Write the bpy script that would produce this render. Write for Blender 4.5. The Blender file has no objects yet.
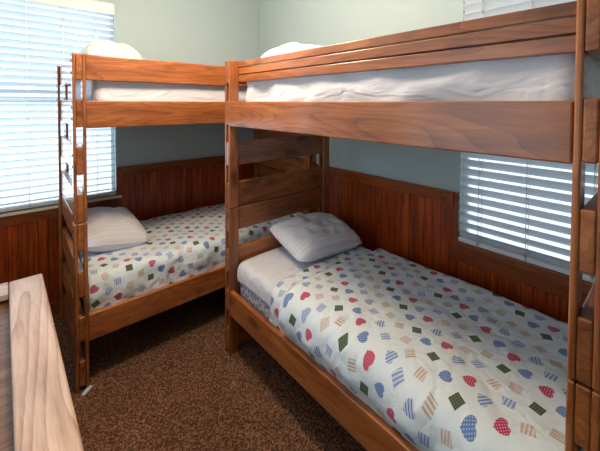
import bpy, bmesh, math, random
from mathutils import Vector, Matrix, noise

random.seed(7)
S = bpy.context.scene
COL = S.collection

# ------------------------------------------------------------------ materials
class NT:
    """small helper around a node tree"""
    def __init__(self, name):
        self.m = bpy.data.materials.new(name)
        self.m.use_nodes = True
        self.t = self.m.node_tree
        self.bsdf = self.t.nodes['Principled BSDF']
        self.out = self.t.nodes['Material Output']
    def n(self, typ, **kw):
        nd = self.t.nodes.new(typ)
        for k, v in kw.items():
            setattr(nd, k, v)
        return nd
    def l(self, a, b):
        self.t.links.new(a, b)
    def val(self, x, sock):
        if isinstance(x, (int, float)):
            sock.default_value = x
        else:
            self.l(x, sock)
    def math(self, op, a, b=None, c=None, clamp=False):
        nd = self.n('ShaderNodeMath', operation=op, use_clamp=clamp)
        self.val(a, nd.inputs[0])
        if b is not None: self.val(b, nd.inputs[1])
        if c is not None: self.val(c, nd.inputs[2])
        return nd.outputs[0]
    def vmath(self, op, a, b):
        nd = self.n('ShaderNodeVectorMath', operation=op)
        for x, s in ((a, nd.inputs[0]), (b, nd.inputs[1])):
            if isinstance(x, (tuple, list)): s.default_value = x
            else: self.l(x, s)
        return nd.outputs[0]
    def mix(self, f, a, b, blend='MIX'):
        nd = self.n('ShaderNodeMix', data_type='RGBA', blend_type=blend)
        self.val(f, nd.inputs[0])
        for x, s in ((a, nd.inputs[6]), (b, nd.inputs[7])):
            if isinstance(x, (tuple, list)): s.default_value = (*x[:3], 1)
            else: self.l(x, s)
        return nd.outputs[2]
    def ramp(self, f, stops):
        nd = self.n('ShaderNodeValToRGB')
        cr = nd.color_ramp
        while len(cr.elements) < len(stops): cr.elements.new(0.5)
        for e, (p, c) in zip(cr.elements, stops):
            e.position = p
            e.color = (*c, 1) if not isinstance(c, (int, float)) else (c, c, c, 1)
        self.l(f, nd.inputs[0])
        return nd.outputs[0]
    def noise(self, vec, scale, detail=3, rough=.5, dist=0.):
        nd = self.n('ShaderNodeTexNoise')
        self.l(vec, nd.inputs['Vector'])
        nd.inputs['Scale'].default_value = scale
        nd.inputs['Detail'].default_value = detail
        nd.inputs['Roughness'].default_value = rough
        nd.inputs['Distortion'].default_value = dist
        return nd.outputs[0]
    def bump(self, h, strength, dist):
        nd = self.n('ShaderNodeBump')
        nd.inputs['Strength'].default_value = strength
        nd.inputs['Distance'].default_value = dist
        self.l(h, nd.inputs['Height'])
        self.l(nd.outputs[0], self.bsdf.inputs['Normal'])
    def set(self, **kw):
        for k, v in kw.items():
            s = self.bsdf.inputs[k.replace('_', ' ')]
            if isinstance(v, (int, float)): s.default_value = v
            elif isinstance(v, (tuple, list)): s.default_value = (*v, 1)
            else: self.l(v, s)
        return self.m

def srgb(r, g, b):
    f = lambda c: (c/255/12.92) if c/255 < .04045 else ((c/255+.055)/1.055)**2.4
    return (f(r), f(g), f(b))

def wood(name, axis, dark, mid, light, rough=.40, knots=True, ringscale=1.0, coat=.4, fig=.13):
    n = NT(name)
    co = n.n('ShaderNodeTexCoord').outputs['Object']
    rnd = n.n('ShaderNodeObjectInfo').outputs['Random']
    off = n.n('ShaderNodeCombineXYZ')
    n.l(n.math('MULTIPLY', rnd, 37.0), off.inputs[0])
    n.l(n.math('MULTIPLY', rnd, 91.0), off.inputs[1])
    n.l(n.math('MULTIPLY', rnd, 53.0), off.inputs[2])
    p = n.vmath('ADD', co, off.outputs[0])
    st = [1.0, 1.0, 1.0]; st[axis] = .07
    pg = n.vmath('MULTIPLY', p, tuple(st))
    fine = n.noise(pg, 170, 4, .6)
    mid_n = n.noise(pg, 22, 3, .55, .4)
    # cathedral figure: contour lines of a stretched noise
    st2 = [1.0, 1.0, 1.0]; st2[axis] = .16
    pr = n.vmath('MULTIPLY', p, tuple(st2))
    fld = n.noise(pr, 5.5*ringscale, 1, .4)
    ring = n.math('FRACT', n.math('MULTIPLY', fld, 16.0))
    ring = n.math('POWER', ring, 2.2)
    f = n.math('ADD', n.math('MULTIPLY', fine, .34), n.math('MULTIPLY', mid_n, .52))
    f = n.math('SUBTRACT', n.math('ADD', f, fig*.75), n.math('MULTIPLY', ring, fig))
    col = n.ramp(f, [(.24, dark), (.50, mid), (.78, light)])
    if knots:
        stk = [1.0, 1.0, 1.0]; stk[axis] = .42
        pk = n.vmath('MULTIPLY', p, tuple(stk))
        v = n.n('ShaderNodeTexVoronoi'); v.inputs['Scale'].default_value = 7.5
        n.l(pk, v.inputs['Vector'])
        k = n.math('SUBTRACT', 1.0, n.math('DIVIDE', v.outputs['Distance'], .27, clamp=True))
        k = n.math('POWER', k, .6)
        sep = n.n('ShaderNodeSeparateColor'); n.l(v.outputs['Color'], sep.inputs[0])
        k = n.math('MULTIPLY', k, n.math('GREATER_THAN', sep.outputs[0], .35))
        col = n.mix(n.math('MULTIPLY', k, .85), col, tuple(c*.28 for c in dark))
    blot = n.noise(p, 3.2, 2, .5)
    tint = n.math('ADD', n.math('ADD', .52, n.math('MULTIPLY', rnd, .26)), n.math('MULTIPLY', blot, .62))
    hsv = n.n('ShaderNodeHueSaturation'); n.l(col, hsv.inputs['Color']); n.l(tint, hsv.inputs['Value'])
    n.set(Base_Color=hsv.outputs[0], Roughness=n.math('ADD', rough-.08, n.math('MULTIPLY', mid_n, .16)))
    n.bsdf.inputs['Coat Weight'].default_value = coat
    n.bsdf.inputs['Coat Roughness'].default_value = .16
    n.bump(f, .06, .001)
    return n.m

BD, BM, BL = srgb(92, 46, 20), srgb(152, 88, 44), srgb(192, 126, 74)
W = [wood('bunk_pine_'+'xyz'[i], i, BD, BM, BL) for i in range(3)]
DD, DM, DL = srgb(128, 96, 80), srgb(180, 150, 132), srgb(210, 186, 170)
DW = [wood('pale_pine_'+'xyz'[i], i, DD, DM, DL, .33, False, .62, .35, .24) for i in range(3)]
PANEL = wood('weathered_panel', 0, srgb(60, 36, 22), srgb(126, 86, 58), srgb(176, 136, 104), .4, False)
TD, TM, TL = srgb(86, 34, 8), srgb(142, 68, 22), srgb(172, 94, 38)
TR = [wood('trim_wood_'+'xyz'[i], i, TD, TM, TL, .32, False, 1.2, .2) for i in range(3)]

def beadboard(name, axis):
    n = NT(name)
    geo = n.n('ShaderNodeTexCoord').outputs['Object']
    sx = n.n('ShaderNodeSeparateXYZ'); n.l(geo, sx.inputs[0])
    u = n.math('DIVIDE', sx.outputs[axis], .062)
    fr = n.math('FRACT', u)
    d = n.math('ABSOLUTE', n.math('SUBTRACT', fr, .5))
    groove = n.math('GREATER_THAN', d, .452)
    wn = n.n('ShaderNodeTexWhiteNoise', noise_dimensions='1D'); n.l(n.math('FLOOR', u), wn.inputs['W'])
    off = n.n('ShaderNodeCombineXYZ'); n.l(n.math('MULTIPLY', wn.outputs[0], 40), off.inputs[0]); n.l(n.math('MULTIPLY', wn.outputs[0], 17), off.inputs[2])
    p = n.vmath('MULTIPLY', n.vmath('ADD', geo, off.outputs[0]), (1, 1, .06))
    g = n.noise(p, 60, 4, .6, .3)
    col = n.ramp(g, [(.3, srgb(96, 32, 4)), (.5, srgb(156, 58, 8)), (.72, srgb(186, 86, 24))])
    hsv = n.n('ShaderNodeHueSaturation'); n.l(col, hsv.inputs['Color'])
    n.l(n.math('ADD', .8, n.math('MULTIPLY', wn.outputs[0], .38)), hsv.inputs['Value'])
    col = n.mix(n.math('MULTIPLY', groove, .55), hsv.outputs[0], srgb(44, 14, 2))
    n.set(Base_Color=col, Roughness=.36)
    n.bump(n.math('SUBTRACT', 1.0, groove), .6, .004)
    return n.m
BEAD_X, BEAD_Y = beadboard('beadboard_back', 0), beadboard('beadboard_side', 1)

def paint(name, c):
    n = NT(name)
    co = n.n('ShaderNodeTexCoord').outputs['Object']
    g = n.noise(co, 90, 3)
    n.bump(g, .12, .002)
    return n.set(Base_Color=c, Roughness=.75)
WALLM = paint('mint_paint', srgb(172, 190, 194))
CEILM = paint('ceiling_white', srgb(236, 234, 228))

def carpet():
    n = NT('brown_carpet')
    co = n.n('ShaderNodeTexCoord').outputs['Object']
    a = n.noise(co, 210, 2, .6)
    b = n.noise(co, 95, 3, .7)
    big = n.noise(co, 2.2, 2)
    v = n.n('ShaderNodeTexVoronoi'); v.inputs['Scale'].default_value = 130; n.l(co, v.inputs['Vector'])
    sep = n.n('ShaderNodeSeparateColor'); n.l(v.outputs['Color'], sep.inputs[0])
    f = n.math('ADD', n.math('ADD', n.math('MULTIPLY', a, .35), n.math('MULTIPLY', b, .35)), n.math('MULTIPLY', sep.outputs[0], .3))
    col = n.ramp(f, [(.3, srgb(54, 34, 24)), (.5, srgb(108, 75, 56)), (.72, srgb(172, 134, 110))])
    hsv = n.n('ShaderNodeHueSaturation'); n.l(col, hsv.inputs['Color']); n.l(n.math('ADD', .8, n.math('MULTIPLY', big, .4)), hsv.inputs['Value'])
    n.set(Base_Color=hsv.outputs[0], Roughness=.95)
    n.bsdf.inputs['Specular IOR Level'].default_value = .1
    n.bump(f, 1.0, .014)
    return n.m
CARPET = carpet()

def cloth(name, c, scale=60, strength=.25, wrinkle=0.0, stripes=False, c2=None):
    n = NT(name)
    co = n.n('ShaderNodeTexCoord').outputs['Object']
    h = n.noise(co, scale, 3)
    if wrinkle:
        w = n.noise(n.vmath('MULTIPLY', co, (1.6, 4, 4)), 2.6, 2, .5, 1.2)
        h = n.math('ADD', n.math('MULTIPLY', h, .05), n.math('MULTIPLY', w, wrinkle))
    col = c
    if stripes:
        sx = n.n('ShaderNodeSeparateXYZ'); n.l(co, sx.inputs[0])
        s = n.math('GREATER_THAN', n.math('FRACT', n.math('MULTIPLY', sx.outputs[1], 34)), .72)
        col = n.mix(s, c, c2)
    n.set(Base_Color=col, Roughness=.85)
    n.bsdf.inputs['Sheen Weight'].default_value = .15
    n.bump(h, strength, .03 if wrinkle else .003)
    return n.m
SHEET = cloth('white_sheet', srgb(206, 209, 218), wrinkle=1.0, strength=.5)
PILLOW = cloth('white_pillowcase', srgb(222, 224, 232), wrinkle=.5, strength=.35)
PILLOW_STRIPE = cloth('striped_pillowcase', srgb(224, 226, 236), wrinkle=.5, strength=.35, stripes=True, c2=srgb(212, 215, 228))

def ticking():
    n = NT('mattress_ticking')
    co = n.n('ShaderNodeTexCoord').outputs['Object']
    v = n.n('ShaderNodeTexVoronoi'); v.inputs['Scale'].default_value = 42; n.l(co, v.inputs['Vector'])
    g = n.noise(co, 70, 3)
    f = n.math('ADD', n.math('MULTIPLY', v.outputs['Distance'], .8), n.math('MULTIPLY', g, .4))
    col = n.ramp(f, [(.3, srgb(96, 104, 122)), (.6, srgb(168, 172, 184)), (.8, srgb(206, 206, 210))])
    n.bump(f, .3, .004)
    return n.set(Base_Color=col, Roughness=.8)
TICK = ticking()

def floral():
    n = NT('printed_pillowcase')
    co = n.n('ShaderNodeTexCoord').outputs['Object']
    g = n.noise(n.vmath('ADD', co, (3.1, 0, 0)), 9, 2, .5, 1.5)
    line = n.math('LESS_THAN', n.math('ABSOLUTE', n.math('SUBTRACT', g, .5)), .018)
    m = n.noise(co, 4, 1)
    line = n.math('MULTIPLY', line, n.math('GREATER_THAN', m, .52))
    col = n.mix(n.math('MULTIPLY', line, .7), srgb(232, 226, 212), srgb(128, 128, 132))
    w = n.noise(co, 8, 2)
    n.bump(w, .3, .02)
    return n.set(Base_Color=col, Roughness=.85)
FLORAL = floral()

def quilt_mat():
    n = NT('patchwork_quilt_cloth')
    uv = n.n('ShaderNodeUVMap', uv_map='UVMap').outputs[0]
    sep = n.n('ShaderNodeSeparateXYZ'); n.l(uv, sep.inputs[0])
    PX, PY = .102, .070
    v = n.math('DIVIDE', sep.outputs[1], PY)
    row = n.math('FLOOR', v)
    odd = n.math('MODULO', n.math('ADD', row, 200), 2)
    u = n.math('ADD', n.math('DIVIDE', sep.outputs[0], PX), n.math('MULTIPLY', odd, .5))
    cx = n.math('FLOOR', u)
    fx = n.math('MULTIPLY', n.math('SUBTRACT', n.math('FRACT', u), .5), PX)
    fy = n.math('MULTIPLY', n.math('SUBTRACT', n.math('FRACT', v), .5), PY)
    cell = n.n('ShaderNodeCombineXYZ'); n.l(cx, cell.inputs[0]); n.l(row, cell.inputs[1])
    wn = n.n('ShaderNodeTexWhiteNoise', noise_dimensions='3D'); n.l(cell.outputs[0], wn.inputs['Vector'])
    ws = n.n('ShaderNodeSeparateColor'); n.l(wn.outputs['Color'], ws.inputs[0])
    fx = n.math('ADD', fx, n.math('MULTIPLY', n.math('SUBTRACT', ws.outputs[0], .5), .018))
    fy = n.math('ADD', fy, n.math('MULTIPLY', n.math('SUBTRACT', ws.outputs[1], .5), .014))
    ang = n.math('MULTIPLY', n.math('SUBTRACT', ws.outputs[2], .5), 1.5)
    ca, sa = n.math('COSINE', ang), n.math('SINE', ang)
    R = .0255
    x = n.math('DIVIDE', n.math('ADD', n.math('MULTIPLY', fx, ca), n.math('MULTIPLY', fy, sa)), R)
    y = n.math('DIVIDE', n.math('SUBTRACT', n.math('MULTIPLY', fy, ca), n.math('MULTIPLY', fx, sa)), R)
    ax = n.math('ABSOLUTE', x)
    # heart: (x^2 + y^2 - 1)^3 - x^2 y^3 < 0
    hx, hy = n.math('MULTIPLY', x, 1.15), n.math('ADD', n.math('MULTIPLY', y, 1.15), .12)
    x2, y2 = n.math('MULTIPLY', hx, hx), n.math('MULTIPLY', hy, hy)
    a = n.math('SUBTRACT', n.math('ADD', x2, y2), 1.0)
    a3 = n.math('MULTIPLY', a, n.math('MULTIPLY', a, a))
    heart = n.math('LESS_THAN', n.math('SUBTRACT', a3, n.math('MULTIPLY', x2, n.math('MULTIPLY', y2, hy))), 0.0)
    sq = n.math('LESS_THAN', n.math('MAXIMUM', ax, n.math('ABSOLUTE', y)), .80)
    stripe = n.math('GREATER_THAN', n.math('FRACT', n.math('MULTIPLY', n.math('ADD', n.math('MULTIPLY', y, .8), n.math('MULTIPLY', x, .15)), 2.6)), .45)
    stripe_thin = n.math('GREATER_THAN', n.math('FRACT', n.math('MULTIPLY', x, 2.2)), .5)
    dx = n.math('SUBTRACT', n.math('FRACT', n.math('MULTIPLY', x, 3.2)), .5)
    dy = n.math('SUBTRACT', n.math('FRACT', n.math('MULTIPLY', y, 3.2)), .5)
    dots = n.math('LESS_THAN', n.math('ADD', n.math('MULTIPLY', dx, dx), n.math('MULTIPLY', dy, dy)), .045)
    k = n.math('MODULO', n.math('ADD', n.math('ADD', n.math('MULTIPLY', cx, 3.0), n.math('MULTIPLY', row, 2.0)), 7000.0), 7.0)
    base = srgb(228, 226, 214)
    gq = n.noise(uv, 5, 2)
    basec = n.mix(gq, srgb(222, 227, 228), srgb(202, 220, 234))
    red, pale = srgb(176, 46, 88), srgb(226, 186, 198)
    blue, bpale = srgb(92, 124, 178), srgb(186, 200, 222)
    grn, gpale = srgb(66, 82, 62), srgb(128, 140, 110)
    tan, tpale = srgb(168, 156, 150), srgb(212, 206, 200)
    lav = srgb(122, 138, 196)
    kinds = [(heart, n.mix(dots, red, pale)), (sq, n.mix(stripe_thin, tan, tpale)), (heart, n.mix(stripe, blue, bpale)),
             (sq, n.mix(dots, grn, gpale)), (sq, n.mix(stripe, lav, bpale)), (heart, n.mix(dots, blue, bpale)),
             (sq, n.mix(stripe, tpale, srgb(182, 168, 166)))]
    col = basec
    for i, (shape, c) in enumerate(kinds):
        m = n.math('MULTIPLY', shape, n.math('COMPARE', k, float(i), .4))
        col = n.mix(m, col, c)
    # quilting puckers
    q = n.noise(uv, 16, 2, .5, .6)
    q2 = n.noise(uv, 4.5, 2, .5, 1.0)
    n.bump(n.math('ADD', n.math('MULTIPLY', q, .35), q2), .9, .03)
    n.set(Base_Color=col, Roughness=.9)
    n.bsdf.inputs['Sheen Weight'].default_value = .1
    return n.m
QUILT = quilt_mat()

def plain(name, c, rough=.5, metal=0.):
    n = NT(name)
    co = n.n('ShaderNodeTexCoord').outputs['Object']
    g = n.noise(co, 40, 2)
    n.bump(g, .05, .001)
    return n.set(Base_Color=c, Roughness=rough, Metallic=metal)
BLIND = plain('blind_white', srgb(204, 214, 222), .35)
BLIND_SUNNY = plain('blind_white_darkened', srgb(176, 186, 194), .5)  # same white slats, colour darkened to offset the strong window light
BLIND_RAIL = plain('blind_rail_white', srgb(226, 228, 230), .4)
CORD = plain('blind_cord_white', srgb(245, 245, 245), .6)
CORD.node_tree.nodes['Principled BSDF'].inputs['Transmission Weight'].default_value = .6
SHIM = plain('pale_blue_shim', srgb(188, 206, 220), .6)
STEEL = plain('bolt_dark_steel', srgb(58, 50, 46), .4, .8)
CREAM = plain('sill_cream', srgb(236, 222, 198), .5)
VINYL = plain('window_frame_white', srgb(226, 228, 228), .4)
def glass():
    n = NT('window_glass')
    n.set(Base_Color=(1, 1, 1), Roughness=0.0)
    tr = n.n('ShaderNodeBsdfTransparent')
    gl = n.n('ShaderNodeBsdfGlossy'); gl.inputs['Roughness'].default_value = 0.02
    mx = n.n('ShaderNodeMixShader'); mx.inputs[0].default_value = .05
    n.l(tr.outputs[0], mx.inputs[1]); n.l(gl.outputs[0], mx.inputs[2])
    n.l(mx.outputs[0], n.out.inputs['Surface'])
    return n.m
GLASS = glass()

# ------------------------------------------------------------------ mesh helpers
def link(name, mesh, parent=None):
    o = bpy.data.objects.new(name, mesh)
    COL.objects.link(o)
    if parent: o.parent = parent
    return o

def from_bm(name, bm, mats, parent=None, smooth=False):
    me = bpy.data.meshes.new(name)
    bmesh.ops.recalc_face_normals(bm, faces=bm.faces)
    bm.to_mesh(me); bm.free()
    for m in (mats if isinstance(mats, list) else [mats]): me.materials.append(m)
    if smooth:
        for p in me.polygons: p.use_smooth = True
    return link(name, me, parent)

def add_box(bm, x0, x1, y0, y1, z0, z1, bev=0.0, seg=2):
    vs = [bm.verts.new((x, y, z)) for x in (x0, x1) for y in (y0, y1) for z in (z0, z1)]
    idx = [(0, 1, 3, 2), (4, 6, 7, 5), (0, 4, 5, 1), (2, 3, 7, 6), (0, 2, 6, 4), (1, 5, 7, 3)]
    fs = [bm.faces.new([vs[i] for i in f]) for f in idx]
    if bev > 0:
        es = list({e for f in fs for e in f.edges})
        bmesh.ops.bevel(bm, geom=es, offset=bev, segments=seg, profile=.5, affect='EDGES')

def box(name, x0, x1, y0, y1, z0, z1, mat, parent=None, bev=0.0, seg=2):
    """box whose mesh is stored about its own centre"""
    bm = bmesh.new()
    c = Vector(((x0+x1)/2, (y0+y1)/2, (z0+z1)/2))
    add_box(bm, x0-c.x, x1-c.x, y0-c.y, y1-c.y, z0-c.z, z1-c.z, bev, seg)
    o = from_bm(name, bm, mat, parent)
    o.location = c
    return o

def cyl(bm, p, q, r, n=10):
    p, q = Vector(p), Vector(q)
    d = (q-p).normalized()
    a = d.orthogonal().normalized(); b = d.cross(a)
    r0 = [bm.verts.new(p + (a*math.cos(t)+b*math.sin(t))*r) for t in [2*math.pi*i/n for i in range(n)]]
    r1 = [bm.verts.new(q + (a*math.cos(t)+b*math.sin(t))*r) for t in [2*math.pi*i/n for i in range(n)]]
    for i in range(n): bm.faces.new((r0[i], r0[(i+1) % n], r1[(i+1) % n], r1[i]))
    bm.faces.new(r0[::-1]); bm.faces.new(r1)

def thing(name, label, cat, loc=(0, 0, 0), rz=0.0, group=None):
    o = bpy.data.objects.new(name, None); COL.objects.link(o)
    o.location = loc; o.rotation_euler = (0, 0, rz)
    o['label'] = label; o['category'] = cat
    if group: o['group'] = group
    return o

def tag(o, label, cat, group=None):
    o['label'] = label; o['category'] = cat
    if group: o['group'] = group
    return o

def struct(o):
    o['kind'] = 'structure'
    return o

def copy_tree(o, parent=None):
    c = o.copy(); COL.objects.link(c)
    if parent: c.parent = parent
    for ch in list(o.children): copy_tree(ch, c)
    return c

def puff(name, lx, ly, lz, r, mat, parent=None, step=.05, wr=0.0, seed=0, wscale=(2, 2, 2), sag=0.0):
    """rounded soft block centred on its base, with wrinkles pushed along the normal"""
    bm = bmesh.new()
    def axis(l):
        inner = max(l-2*r, .001)
        k = max(2, int(inner/step))
        arc = [-l/2 + r*(1-math.cos(t)) * 0 + r*t/(math.pi/2) for t in [math.pi/2*i/4 for i in range(4)]]
        mid = [-inner/2 + inner*i/k for i in range(k+1)]
        return arc + mid + [-a for a in reversed(arc)]
    X, Y, Z = axis(lx), axis(ly), axis(lz)
    hx, hy, hz = lx/2-r, ly/2-r, lz/2-r
    def pos(x, y, z):
        q = Vector((max(-hx, min(hx, x)), max(-hy, min(hy, y)), max(-hz, min(hz, z))))
        d = Vector((x, y, z)) - q
        d = d.normalized() if d.length > 1e-9 else Vector((0, 0, 1))
        p = q + d*r
        if wr:
            s = Vector((p.x*wscale[0], p.y*wscale[1], p.z*wscale[2])) + Vector((seed*7.3, seed*3.1, 0))
            w = noise.noise(s) + .5*noise.noise(s*2.1)
            w = 1-abs(w)*2.0
            p += d*w*wr
        return p
    cache = {}
    def V(x, y, z):
        k = (round(x, 5), round(y, 5), round(z, 5))
        if k not in cache: cache[k] = bm.verts.new(pos(x, y, z))
        return cache[k]
    def face(A, B, f):
        for i in range(len(A)-1):
            for j in range(len(B)-1):
                bm.faces.new((V(*f(A[i], B[j])), V(*f(A[i+1], B[j])), V(*f(A[i+1], B[j+1])), V(*f(A[i], B[j+1]))))
    for s in (-1, 1):
        face(X, Y, lambda a, b: (a, b, s*lz/2))
        face(X, Z, lambda a, b: (a, s*ly/2, b))
        face(Y, Z, lambda a, b: (s*lx/2, a, b))
    for v in bm.verts: v.co.z += lz/2
    return from_bm(name, bm, mat, parent, True)

def make_pillow(name, lx, ly, h, mat, seed=0, fold=.012, slump=0.0):
    """pillow: lens with pinched corners, a seam all round, wrinkles"""
    bm = bmesh.new()
    N = 36
    rows = {}
    for side in (1, -1):
        g = []
        for i in range(N+1):
            row = []
            for j in range(N+1):
                u, v = 2*i/N-1, 2*j/N-1
                # pinch: edges bow inward between corners
                bx = 1 - .03*(1-v*v) - .07*v**8; by = 1 - .03*(1-u*u) - .07*u**8
                x = u*lx/2*(bx if abs(u) > .0 else 1); y = v*ly/2*by
                prof = max(0, (1-abs(u)**3.0))**.5 * max(0, (1-abs(v)**3.0))**.5
                s = Vector((u*1.7+seed*5.1, v*1.7, side*3+seed))
                w = noise.noise(s)*.55 + (1-2*abs(noise.noise(s*1.9+Vector((0, 0, 9)))))*.45
                z = side*h/2*prof*(1+.16*w) + fold*w*prof
                if side < 0: z *= .8
                z -= slump*(v*v)*lx*.0
                if (i in (0, N) or j in (0, N)) and side < 0:
                    row.append(rows[(i, j)]); continue
                vt = bm.verts.new((x, y, z))
                if i in (0, N) or j in (0, N): rows[(i, j)] = vt
                row.append(vt)
            g.append(row)
        for i in range(N):
            for j in range(N):
                f = (g[i][j], g[i+1][j], g[i+1][j+1], g[i][j+1])
                bm.faces.new(f if side > 0 else f[::-1])
    o = from_bm(name, bm, mat, None, True)
    # piped seam round the edge, a part of its own
    sm = bmesh.new()
    path = [(2*i/N-1, -1) for i in range(N)] + [(1, 2*j/N-1) for j in range(N)] + [(1-2*i/N, 1) for i in range(N)] + [(-1, 1-2*j/N) for j in range(N)]
    pts = []
    for u, v in path:
        bx = 1 - .03*(1-v*v) - .07*v**8; by = 1 - .03*(1-u*u) - .07*u**8
        pts.append(Vector((u*lx/2*bx, v*ly/2*by, 0)))
    ring = []
    for i, p in enumerate(pts):
        d = (pts[(i+1) % len(pts)]-pts[i-1]).normalized(); a = Vector((d.y, -d.x, 0)); b = Vector((0, 0, 1))
        ring.append([sm.verts.new(p + (a*math.cos(t)+b*math.sin(t))*.0045) for t in [k*math.pi/3 for k in range(6)]])
    for i in range(len(ring)):
        A, B = ring[i], ring[(i+1) % len(ring)]
        for k in range(6): sm.faces.new((A[k], A[(k+1) % 6], B[(k+1) % 6], B[k]))
    from_bm('piping', sm, mat, o, True)
    return o

# ------------------------------------------------------------------ measures (metres)
XB0, YB0 = -1.168, -.958          # right bunk: front face, head end outer face
XA0, YA0 = -2.036, -.689          # left bunk: head end outer face, front face
BLEN, BWID = 2.006, 1.005
HP, HS = 2.10, 1.0555
G0, R1, R0, L1, L0 = 1.95, 1.811, 1.640, .468, .2995
PT, ST = .018, .034               # upright plank and slat thickness
PW = .075                         # upright plank width
WX, WY = 0.0, .361                # right wall face, back wall face
H = 3.2

# ------------------------------------------------------------------ room shell
def wall_with_hole(name, axis, face, thick, a0, a1, h0, h1, b0, b1):
    """wall in the plane axis=face, from a0..a1 along the other axis, opening h0..h1 by b0..b1 in height"""
    bm = bmesh.new()
    t0, t1 = face, face+thick
    def part(p0, p1, z0, z1):
        if axis == 'y': add_box(bm, p0, p1, t0, t1, z0, z1)
        else: add_box(bm, t0, t1, p0, p1, z0, z1)
    part(a0, h0, 0, H); part(h1, a1, 0, H); part(h0, h1, 0, b0); part(h0, h1, b1, H)
    return struct(from_bm(name, bm, WALLM))

LX0, LX1, LZ0, LZ1 = -3.30, -1.595, .93, 2.702     # left window opening (back wall)
RY0, RY1, RZ0, RZ1 = -3.42, -2.11, .865, 2.702     # right window opening (right wall)
XL, YF = -3.45, -4.7
wall_with_hole('wall_back', 'y', WY, .10, XL, .16, LX0, LX1, LZ0, LZ1)
wall_with_hole('wall_right', 'x', WX, .10, YF, WY, RY0, RY1, RZ0, RZ1)
W3 = (-2.5, -.9, .95, 2.45)       # unseen window added in the left wall to let in cool fill
bm = bmesh.new()
add_box(bm, XL-.12, XL, YF, W3[0], 0, H); add_box(bm, XL-.12, XL, W3[1], WY+.16, 0, H)
add_box(bm, XL-.12, XL, W3[0], W3[1], 0, W3[2]); add_box(bm, XL-.12, XL, W3[0], W3[1], W3[3], H)
struct(from_bm('wall_left', bm, WALLM))
bm = bmesh.new()
for q in ((W3[0], W3[0]+.05, W3[2], W3[3]), (W3[1]-.05, W3[1], W3[2], W3[3]), (W3[0]+.05, W3[1]-.05, W3[2], W3[2]+.05), (W3[0]+.05, W3[1]-.05, W3[3]-.05, W3[3]), (W3[0]+.05, W3[1]-.05, 1.68, 1.72)):
    add_box(bm, XL-.10, XL-.05, *q, .003)
w3 = struct(from_bm('fill_window', bm, VINYL))  # frame of the added fill window
bm = bmesh.new(); add_box(bm, XL-.077, XL-.073, W3[0]+.05, W3[1]-.05, W3[2]+.05, W3[3]-.05)
from_bm('glass_pane', bm, GLASS, w3)
bm = bmesh.new(); add_box(bm, XL-.12, .16, YF-.12, YF, 0, H); struct(from_bm('wall_front', bm, WALLM))
bm = bmesh.new(); add_box(bm, XL-.12, .16, YF-.12, WY+.16, -.1, 0); struct(from_bm('floor', bm, CARPET))
bm = bmesh.new(); add_box(bm, XL-.12, .16, YF-.12, WY+.16, H, H+.1); struct(from_bm('ceiling', bm, CEILM))

# wainscot: beadboard panel, cap rail, window apron and casing, baseboard
WC = 1.195
bm = bmesh.new()
add_box(bm, LX1+.045, WX, WY-.014, WY, 0, WC-.085)
add_box(bm, XL, LX1+.045, WY-.014, WY, 0, .83)
struct(from_bm('trim_1', bm, BEAD_X))
bm = bmesh.new()
add_box(bm, WX-.014, WX, RY1+.04, WY-.014, 0, WC-.085)
add_box(bm, WX-.014, WX, YF, RY1+.04, 0, .75)
struct(from_bm('trim_2', bm, BEAD_Y))
bm = bmesh.new()   # cap boards, back wall
add_box(bm, LX1+.045, WX-.014, WY-.022, WY, WC-.085, WC-.012, .004)
add_box(bm, LX1+.045, WX-.014, WY-.032, WY, WC-.014, WC, .004)
struct(from_bm('trim_3', bm, TR[0]))
bm = bmesh.new()   # cap boards, right wall
add_box(bm, WX-.022, WX, RY1+.025, WY-.022, WC-.085, WC-.012, .004)
add_box(bm, WX-.032, WX, RY1+.025, WY-.032, WC-.014, WC, .004)
struct(from_bm('trim_4', bm, TR[1]))
bm = bmesh.new()   # apron under the left window
add_box(bm, XL, LX1+.045, WY-.022, WY, .822, .912, .004)
struct(from_bm('trim_5', bm, TR[0]))
bm = bmesh.new()   # side casing strip down the left window, below the cap
add_box(bm, LX1+.0, LX1+.045, WY-.02, WY, .912, WC, .003)
struct(from_bm('trim_6', bm, TR[2]))
bm = bmesh.new()   # apron under the right window
add_box(bm, WX-.024, WX, YF, RY1+.05, .73, .845, .004)
struct(from_bm('trim_7', bm, TR[1]))
bm = bmesh.new()
add_box(bm, WX-.022, WX, RY1+.0, RY1+.04, .845, WC, .003)
struct(from_bm('trim_8', bm, TR[2]))
struct(box('baseboard_back', XL, WX-.014, WY-.03, WY-.014, 0, .11, TR[0], None, .004))
struct(box('baseboard_right', WX-.03, WX-.014, YF, WY-.03, 0, .11, TR[1], None, .004))

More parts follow.
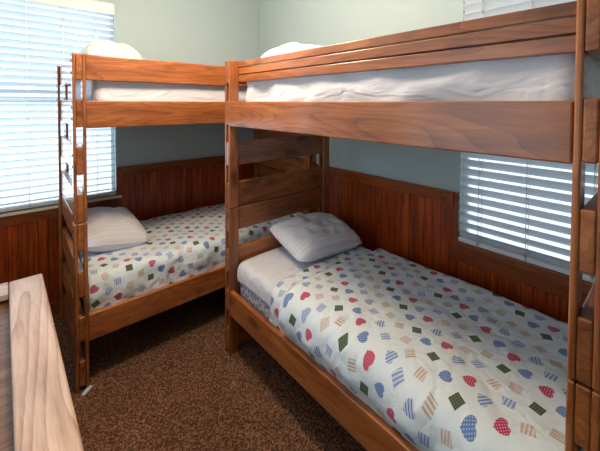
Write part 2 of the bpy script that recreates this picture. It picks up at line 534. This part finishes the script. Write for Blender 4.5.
def window(name, axis, a0, a1, z0, z1):
    """white sash window set deep in the opening"""
    def bx(bm, p0, p1, d0, d1, q0, q1):
        if axis == 'y': add_box(bm, p0, p1, WY+d0, WY+d1, q0, q1, .003)
        else: add_box(bm, WX+d0, WX+d1, p0, p1, q0, q1, .003)
    bm = bmesh.new()
    w = .03
    bx(bm, a0, a0+w, .045, .085, z0, z1); bx(bm, a1-w, a1, .045, .085, z0, z1)
    bx(bm, a0+w, a1-w, .045, .085, z0, z0+w); bx(bm, a0+w, a1-w, .045, .085, z1-w, z1)
    zm = (z0+z1)/2
    bx(bm, a0+w, a1-w, .05, .08, zm-.02, zm+.02)
    root = struct(from_bm(name, bm, VINYL))
    g = bmesh.new(); bx(g, a0+w, a1-w, .063, .067, z0+w, zm-.02); bx(g, a0+w, a1-w, .063, .067, zm+.02, z1-w)
    from_bm('glass_pane', g, GLASS, root)
    s = bmesh.new(); bx(s, a0-.045, a1+.045, -.03, .045, z0-.022, z0)
    from_bm('window_sill', s, CREAM if axis == 'y' else TR[1], root)
    return root
window('window_1', 'y', LX0, LX1, LZ0, LZ1)
window('window_2', 'x', RY0, RY1, RZ0, RZ1)

def blind(label, axis, a0, a1, z0, z1, pitch, tilt, width, cords, off, mat):
    """horizontal-slat blind; local x runs along the window, +y points out of the room"""
    if axis == 'y': t = thing('window_blind', label, 'blind', ((a0+a1)/2, WY+off, z0), 0, 'white slatted window blinds')
    else: t = thing('window_blind', label, 'blind', (WX+off, (a0+a1)/2, z0), -math.pi/2, 'white slatted window blinds')
    L = a1-a0
    top = z1-z0
    box('valance', -L/2-.001, L/2+.001, -.040, -.030, top-.10, top, BLIND_RAIL, t, .006)
    box('head_rail', -L/2, L/2, -.03, .03, top-.055, top-.002, BLIND_RAIL, t, .004)
    box('bottom_rail', -L/2, L/2, -.028, .028, 0, .03, BLIND_RAIL, t, .005)
    bm = bmesh.new()
    n = int((top-.06-.05)/pitch)
    z = .052
    K = 5
    for i in range(n+1):
        zc = z + i*pitch
        if zc > top-.07: break
        prof = []
        for k in range(K+1):
            s = (k/K-.5)*width
            bow = .0035*(1-(2*k/K-1)**2)
            prof.append((s*math.cos(tilt)+bow*math.sin(tilt), -s*math.sin(tilt)+bow*math.cos(tilt)))
        ring = []
        for x in (-L/2, L/2):
            up = [bm.verts.new((x, p[0], zc+p[1]+.0014)) for p in prof]
            dn = [bm.verts.new((x, p[0], zc+p[1]-.0014)) for p in prof]
            ring.append(up + dn[::-1])
        m = len(ring[0])
        for k in range(m): bm.faces.new((ring[0][k], ring[0][(k+1) % m], ring[1][(k+1) % m], ring[1][k]))
        bm.faces.new(ring[0]); bm.faces.new(ring[1][::-1])
    from_bm('slats', bm, mat, t, False)
    hw = width/2*math.cos(tilt)+.003
    for c in cords:
        bm = bmesh.new()
        for y in (-hw, hw): cyl(bm, (c, y, .01), (c, y, top-.05), .0022, 6)
        for i in range(n+1):
            zz = z+i*pitch
            cyl(bm, (c, -hw, zz+.03), (c, hw, zz-.034), .0012, 4)
        from_bm('ladder_cord', bm, CORD, t, True)
        b2 = bmesh.new(); cyl(b2, (c, -.031, .012), (c, -.031, .034), .007, 8)
        from_bm('cord_button', b2, CORD, t, True)
    return t
bl = blind('white slatted blind on the brightly lit window behind the left bunk bed', 'y', -3.295, -1.60, .945, 2.70, .0555, math.radians(21), .064,
           [c+2.4475 for c in (-2.222, -1.984, -1.746, -2.60, -2.95)], -.002, BLIND_SUNNY)
# local +x of the right blind points toward -y in the room
br = blind('white slatted blind on the dimmer window beside the right bunk bed, nearly shut', 'x', -3.415, -2.115, .872, 2.70, .0605, math.radians(47), .070,
           [-(y+2.765) for y in (-2.24, -2.503, -2.80, -3.2)], -.006, BLIND)

# ------------------------------------------------------------------ bunk bed (local: x along the bed from the head, y across from the front)
def make_bunk(guard_grooves, flush):
    r = thing('bunk_bed', '', 'bunk bed', (0, 0, 0), 0, 'wooden bunk beds')
    units = [(0.0, HS-.002), (HS+.002, HP)]
    T = 2*PT+ST
    slatz = [[(.03, .188), (.317, .467), (.594, .757), (.885, HS-.004)],
             [(HS+.004, 1.235), (1.355, 1.525), (1.647, 1.818), (1.938, HP-.003)]]
    for end in (0, 1):
        x_out = 0 if end == 0 else BLEN
        sg = 1 if end == 0 else -1
        for u, (z0, z1) in enumerate(units):
            for y0 in (0, BWID-PW):
                for k in (0, 1):
                    a = x_out + sg*(0 if k == 0 else PT+ST); b = a + sg*PT
                    po = box('post', min(a, b), max(a, b), y0, y0+PW, z0, z1, W[2], r, .006, 3)
                    if k == 0 and end == 0 and flush and y0 == 0:
                        for (s0, s1) in slatz[u]:
                            for dz in (-.035, .035):
                                bm = bmesh.new()
                                cyl(bm, (-PT/2+.001, 0, 0), (-PT/2-.003, 0, 0), .0075, 10)
                                bo = from_bm('bolt_head', bm, STEEL, po, True)
                                bo.location = (0, 0, (s0+s1)/2+dz-po.location.z)
            for (s0, s1) in slatz[u]:
                a = x_out + sg*PT; b = a + sg*ST
                box('end_slat', min(a, b), max(a, b), .002, BWID-.002, s0, s1, W[1], r, .006, 3)
    for (z0, z1) in ((R0, R1), (L0, L1)):
        for y0 in (0.0, BWID-.035):
            box('side_rail', T, BLEN-T, y0, y0+.035, z0, z1, W[0], r, .006, 3)
        box('mattress_platform', T+.002, BLEN-T-.002, .037, BWID-.037, z0+.022, z0+.04, W[1], r, .002)
    for back in (0, 1):
        y0 = (0.0 if flush else PW-.004) if not back else BWID-.036
        if guard_grooves:
            bm = bmesh.new()
            zz = [G0, G0+(HP-G0)*.335, G0+(HP-G0)*.67, HP-.003]
            yc, zc = y0+.017, (G0+HP)/2
            for i in range(3):
                add_box(bm, T-BLEN/2, BLEN/2-T, y0-yc, y0+.034-yc, zz[i]-zc+(.003 if i else 0), zz[i+1]-zc-.003, .003, 2)
            g = from_bm('guard_rail', bm, W[0], r); g.location = (BLEN/2, yc, zc)
        else:
            box('guard_rail', T, BLEN-T, y0, y0+.034, G0-.012, HP-.003, W[0], r, .006, 3)
    return r

ba = make_bunk(False, True)
ba.location = (XA0, YA0, 0)
ba['label'] = 'pine bunk bed along the back wall, its head end at the bright window'
bb = make_bunk(True, False)
bb.location = (XB0, YB0, 0); bb.rotation_euler = (0, 0, -math.pi/2)
bb['label'] = 'large pine bunk bed at right with three-board top guard rail, along the right wall'

# ------------------------------------------------------------------ bedding
def A2W(x, y, z=0): return Vector((XA0+x, YA0+y, z))
def B2W(x, y, z=0): return Vector((XB0+y, YB0-x, z))
T = 2*PT+ST
ML, MW = BLEN-2*T-.03, BWID-.13
mz = L0+.042
RZB = -math.pi/2
# lower mattresses
m = puff('mattress', ML, MW, .31, .035, TICK, None, .12)
m.location = B2W(BLEN/2, BWID/2, mz); m.rotation_euler.z = RZB
tag(m, 'grey quilted mattress with its corner showing under white sheet, lower right bunk', 'mattress', 'bunk mattresses')
m2 = puff('mattress', ML, MW, .31, .035, TICK, None, .12)
m2.location = A2W(BLEN/2, BWID/2, mz)
tag(m2, 'mattress on the lower left bunk, hidden beneath the patterned quilt and pillow', 'mattress', 'bunk mattresses')
# upper mattresses wrapped in wrinkled sheets
uz = R0+.042
m3 = puff('mattress', ML+.012, MW-.02, .36, .06, SHEET, None, .025, .024, 3, (2.2, 3.0, 4.0))
m3.location = B2W(BLEN/2+.005, BWID/2+.045, uz+.012); m3.rotation_euler.z = RZB
tag(m3, 'mattress wrapped in wrinkled white sheet on the upper right bunk behind grooved rail', 'mattress', 'bunk mattresses')
m4 = puff('mattress', ML-.04, MW+.02, .35, .06, SHEET, None, .035, .012, 8, (1.2, 3, 3))
m4.location = A2W(BLEN/2+.012, BWID/2, uz+.008)
tag(m4, 'mattress in white sheet on the upper left bunk behind plain guard board', 'mattress', 'bunk mattresses')

def drape(name, path, t0, t1, mat, tdir, origin, wr=.008, seed=0, thick=.012, ridge=None, dt=.025, ds=.02, edge_wave=.0, sh=1.0):
    """cloth: a cross-section path (list of (across, height)) swept along tdir; UV in metres"""
    # resample path
    pts = [Vector((a, 0, b)) for a, b in path]
    seg = [(pts[i+1]-pts[i]).length for i in range(len(pts)-1)]
    tot = sum(seg)
    ns = max(8, int(tot/ds)); nt = max(8, int((t1-t0)/dt))
    def at(s):
        s = max(0, min(tot-1e-6, s)); i = 0
        while s > seg[i]: s -= seg[i]; i += 1
        return pts[i].lerp(pts[i+1], s/seg[i])
    def smooth_at(s):
        acc = Vector(); w = 0
        for k in range(-4, 5):
            ww = 1-abs(k)/5
            acc += at(s+k*.010)*ww; w += ww
        return acc/w
    bm = bmesh.new(); uvl = bm.loops.layers.uv.new('UVMap')
    grid = []; UV = {}
    for i in range(ns+1):
        s = tot*i/ns
        p = smooth_at(s); d = (smooth_at(s+.01)-smooth_at(s-.01)).normalized(); nrm = Vector((d.z, 0, -d.x))
        low = max(0, min(1, (p.z-L1+.01)/.10))
        row = []
        for j in range(nt+1):
            t = t0+(t1-t0)*j/nt
            q = Vector((s*3.0+seed*9.7, t*3.0, seed*2.0))
            w = noise.noise(q) + .6*noise.noise(q*2.3+Vector((4, 0, 0)))
            fold = 0.0
            side = max(0, min(1, (s-sh*tot)/.12)) if sh < 1 else 0
            fold += side*.009*(1+math.sin(t*24+2.5*noise.noise(Vector((t*2, seed, 0)))))
            ty, rz = ridge(s, t) if ridge else (t, 0.0)
            pp = p + nrm*((wr*w + fold*.7 + rz)*low)
            tt = ty + (edge_wave*noise.noise(Vector((s*4, seed*3, j > nt/2))) if j in (0, nt) else 0)
            vv = bm.verts.new((pp.x, tt, pp.z)); UV[vv] = (s, t); row.append(vv)
        grid.append(row)
    for i in range(ns):
        for j in range(nt):
            f = bm.faces.new((grid[i][j], grid[i+1][j], grid[i+1][j+1], grid[i][j+1]))
            for lp in f.loops: lp[uvl].uv = UV[lp.vert]
    bmesh.ops.recalc_face_normals(bm, faces=bm.faces)
    up = sum(f.normal.z*f.calc_area() for f in bm.faces)
    if up < 0: bmesh.ops.reverse_faces(bm, faces=bm.faces)
    me = bpy.data.meshes.new(name); bm.to_mesh(me); bm.free()
    me.materials.append(mat)
    for p in me.polygons: p.use_smooth = True
    o = link(name, me)
    if thick:
        md = o.modifiers.new('thickness', 'SOLIDIFY'); md.thickness = thick; md.offset = -1
    return o

MT = mz+.31                      # top of the lower mattresses
yf, yb = .065, BWID-.065       # mattress front/back in bunk coordinates
# fitted sheet on the right lower bunk: (across, height) in bunk coordinates, swept along the bed
shp = [(yb+.006, MT-.12), (yb+.006, MT-.02), (yb-.02, MT+.008), (yf+.025, MT+.008), (yf-.007, MT-.025), (yf-.008, MT-.125)]
sheet = drape('fitted_sheet', shp, T+.012, 1.15, SHEET, None, None, .005, 2, .004)
def to_B(o):
    # local x=across, y=along  ->  world
    o.matrix_world = Matrix(((1, 0, 0, XB0), (0, -1, 0, YB0), (0, 0, 1, 0), (0, 0, 0, 1)))
def bake(o, fn):
    for v in o.data.vertices: v.co = fn(v.co.copy())
    o.data.update()
bake(sheet, lambda c: B2W(c.y, c.x, c.z))
tag(sheet, 'white fitted sheet showing at the head of the lower right bunk', 'sheet')

# quilt on the right lower bunk
def pleatB(s, t):
    # the quilt is folded over itself near the head: forward, back under, forward again
    a = .745 + .018*math.sin(s*5+1)
    if t < a: return t, .0
    k = (t-a)/.09
    if k < 1: return a-.09*k, .004+.034*min(1, k*1.5)
    return t-.18, .038
qp = [(yb+.012, MT-.16), (yb+.012, MT), (yb-.02, MT+.026), (.50, MT+.032), (yf+.05, MT+.028), (yf-.014, MT+.006), (yf-.028, MT-.09), (yf-.020, L1-.03)]
q = drape('quilt', qp, .505, BLEN-T-.012+.18, QUILT, None, None, .010, 1, .006, pleatB, .0125, .02, .03, .80)
bake(q, lambda c: B2W(c.y, c.x, c.z))
tag(q, 'quilt with hearts and squares covering the lower right bunk, folded back near pillow', 'quilt', 'patchwork quilts')
qp2 = [(yb+.01, MT-.16), (yb+.01, MT), (yb-.02, MT+.026), (.50, MT+.032), (yf+.05, MT+.030), (yf-.014, MT+.012), (yf-.028, MT-.08), (yf-.020, L1-.03)]
q2 = drape('quilt', qp2, T+.006, BLEN-T-.012, QUILT, None, None, .015, 6, .010, None, .02, .02, .0, .74)
bake(q2, lambda c: A2W(c.y, c.x, c.z))
tag(q2, 'quilt with hearts and squares over the lower left bunk, running under a pillow', 'quilt', 'patchwork quilts')

# pillows
def place(o, c, rx, ry, rz):
    o.location = c; o.rotation_euler = (rx, ry, rz)
p1 = make_pillow('pillow', .62, .46, .22, PILLOW_STRIPE, 1)
place(p1, (-.545, -1.255, .775), math.radians(12), math.radians(2), math.radians(-5))
tag(p1, 'white striped pillow leaning on the head slats of the lower right bunk', 'pillow', 'bed pillows')
p2 = make_pillow('pillow', .47, .66, .26, PILLOW_STRIPE, 4)
place(p2, (-1.745, -.075, .775), math.radians(3), math.radians(10), math.radians(2))
tag(p2, 'white pillow on the quilt of the lower left bunk beside the bright window', 'pillow', 'bed pillows')
p3 = make_pillow('pillow', .38, .60, .25, FLORAL, 7, .006)
place(p3, (-1.735, -.10, 2.135), 0, 0, 0)
tag(p3, 'cream pillow with grey print topping the upper left bunk', 'pillow', 'bed pillows')
p4 = make_pillow('pillow', .56, .42, .23, PILLOW, 9, .005)
place(p4, (-.69, -1.26, 2.105), 0, 0, 0)
tag(p4, 'plain white pillow peeking above the grooved guard rail of the upper right bunk', 'pillow', 'bed pillows')

# ------------------------------------------------------------------ pale pine chest in the near left corner
cx1, cy1, ct = -2.178, -.655, .80
cx0, cy0 = -3.0, -2.35
ch = thing('storage_chest', 'pale pine crate-style chest with wide border boards, at the lower left edge', 'chest', (-2.188-.5*(cx1-cx0)+.02, -.653-.5*(cy1-cy0)-.008, 0), math.radians(1.38))
ox, oy = -(cx0+cx1)/2, -(cy0+cy1)/2
def cbox(name, x0, x1, y0, y1, z0, z1, mat, bev=.005):
    return box(name, x0+ox, x1+ox, y0+oy, y1+oy, z0, z1, mat, ch, bev, 3)
bw = .150
cbox('border_board', cx1-bw, cx1, cy0, cy1, ct-.034, ct, DW[1], .011)
cbox('border_board', cx0, cx0+bw, cy0, cy1, ct-.034, ct, DW[1])
cbox('border_board', cx0+bw+.001, cx1-bw-.001, cy1-bw, cy1, ct-.034, ct, DW[0])
cbox('border_board', cx0+bw+.001, cx1-bw-.001, cy0, cy0+bw, ct-.034, ct, DW[0])
cbox('recessed_top', cx0+.03, cx1-.03, cy0+.03, cy1-.03, ct-.072, ct-.052, PANEL, .002)
for x in (cx0+.012, cx1-.012-.06):
    for y in (cy0+.012, cy1-.012-.06):
        cbox('corner_post', x, x+.06, y, y+.06, 0, ct-.034, DW[2])
for k in range(4):
    z0 = .05+k*.17
    cbox('side_slat', cx1-.03, cx1-.012, cy0+.073, cy1-.073, z0, z0+.15, DW[1])
    cbox('side_slat', cx0+.012, cx0+.03, cy0+.073, cy1-.073, z0, z0+.15, DW[1])
    cbox('side_slat', cx0+.073, cx1-.073, cy1-.03, cy1-.012, z0, z0+.15, DW[0])
    cbox('side_slat', cx0+.073, cx1-.073, cy0+.012, cy0+.03, z0, z0+.15, DW[0])

# folded shim poking out at the foot of the left bunk's post
bm = bmesh.new(); add_box(bm, -.035, .035, -.011, .011, 0, .012, .002)
s = from_bm('shim', bm, SHIM); s.location = (-1.983, -.708, .001); s.rotation_euler.z = math.radians(42)
tag(s, 'small pale blue shim on the carpet at the foot of the left bunk post', 'shim')

# ------------------------------------------------------------------ light
w = bpy.data.worlds.new('World'); S.world = w; w.use_nodes = True
bg = w.node_tree.nodes['Background']
bg.inputs[0].default_value = (.80, .91, 1.0, 1)
bg.inputs[1].default_value = 1.4

def area(name, loc, rot, sx, sy, e, c, portal=False, shape='RECTANGLE'):
    d = bpy.data.lights.new(name, 'AREA'); d.shape = shape; d.size = sx
    if shape == 'RECTANGLE': d.size_y = sy
    d.energy = e; d.color = c
    if portal: d.cycles.is_portal = True
    o = bpy.data.objects.new(name, d); COL.objects.link(o)
    o.location = loc; o.rotation_euler = rot
    return o
# daylight at the back window, plus cool fill behind the added left window
area('daylight_back', ((LX0+LX1)/2, WY+.16, (LZ0+LZ1)/2), (-math.pi/2, 0, 0), LX1-LX0, LZ1-LZ0, 46, (.66, .84, 1.0))
area('cool_fill_left', (XL-.22, (W3[0]+W3[1])/2, (W3[2]+W3[3])/2), (0, -math.pi/2, 0), W3[3]-W3[2], W3[1]-W3[0], 14, (.60, .80, 1.0))
# warm ceiling lamp
d = bpy.data.lights.new('ceiling_lamp', 'POINT'); d.energy = 88; d.color = (1.0, .78, .56); d.shadow_soft_size = .16
o = bpy.data.objects.new('ceiling_lamp', d); COL.objects.link(o); o.location = (-1.57, -1.40, 2.65)

# ------------------------------------------------------------------ camera (level-ish wide lens, shifted down)
f_px, yaw, pitch, roll, shy = 328.21, math.radians(40.872), math.radians(-1.51), math.radians(.283), -113.43
F = Vector((math.sin(yaw)*math.cos(pitch), math.cos(yaw)*math.cos(pitch), math.sin(pitch)))
Rv = Vector((math.cos(yaw), -math.sin(yaw), 0)); U = Rv.cross(F)
R2 = Rv*math.cos(roll)+U*math.sin(roll); U2 = U*math.cos(roll)-Rv*math.sin(roll)
cam = bpy.data.cameras.new('camera'); co = bpy.data.objects.new('camera', cam); COL.objects.link(co)
M = Matrix((R2, U2, -F)).transposed().to_4x4(); M.translation = Vector((-2.2929, -3.0788, 1.8006))
co.matrix_world = M
cam.sensor_width = 36; cam.lens = f_px*36/600; cam.sensor_fit = 'HORIZONTAL'
cam.shift_y = shy/600; cam.clip_start = .02
S.camera = co
S.view_settings.view_transform = 'Standard'; S.view_settings.look = 'None'
S.view_settings.gamma = 1; S.view_settings.exposure = 0.0; S.view_settings.use_curve_mapping = False
S.cycles.use_denoising = True
S.cycles.max_bounces = 10; S.cycles.diffuse_bounces = 6
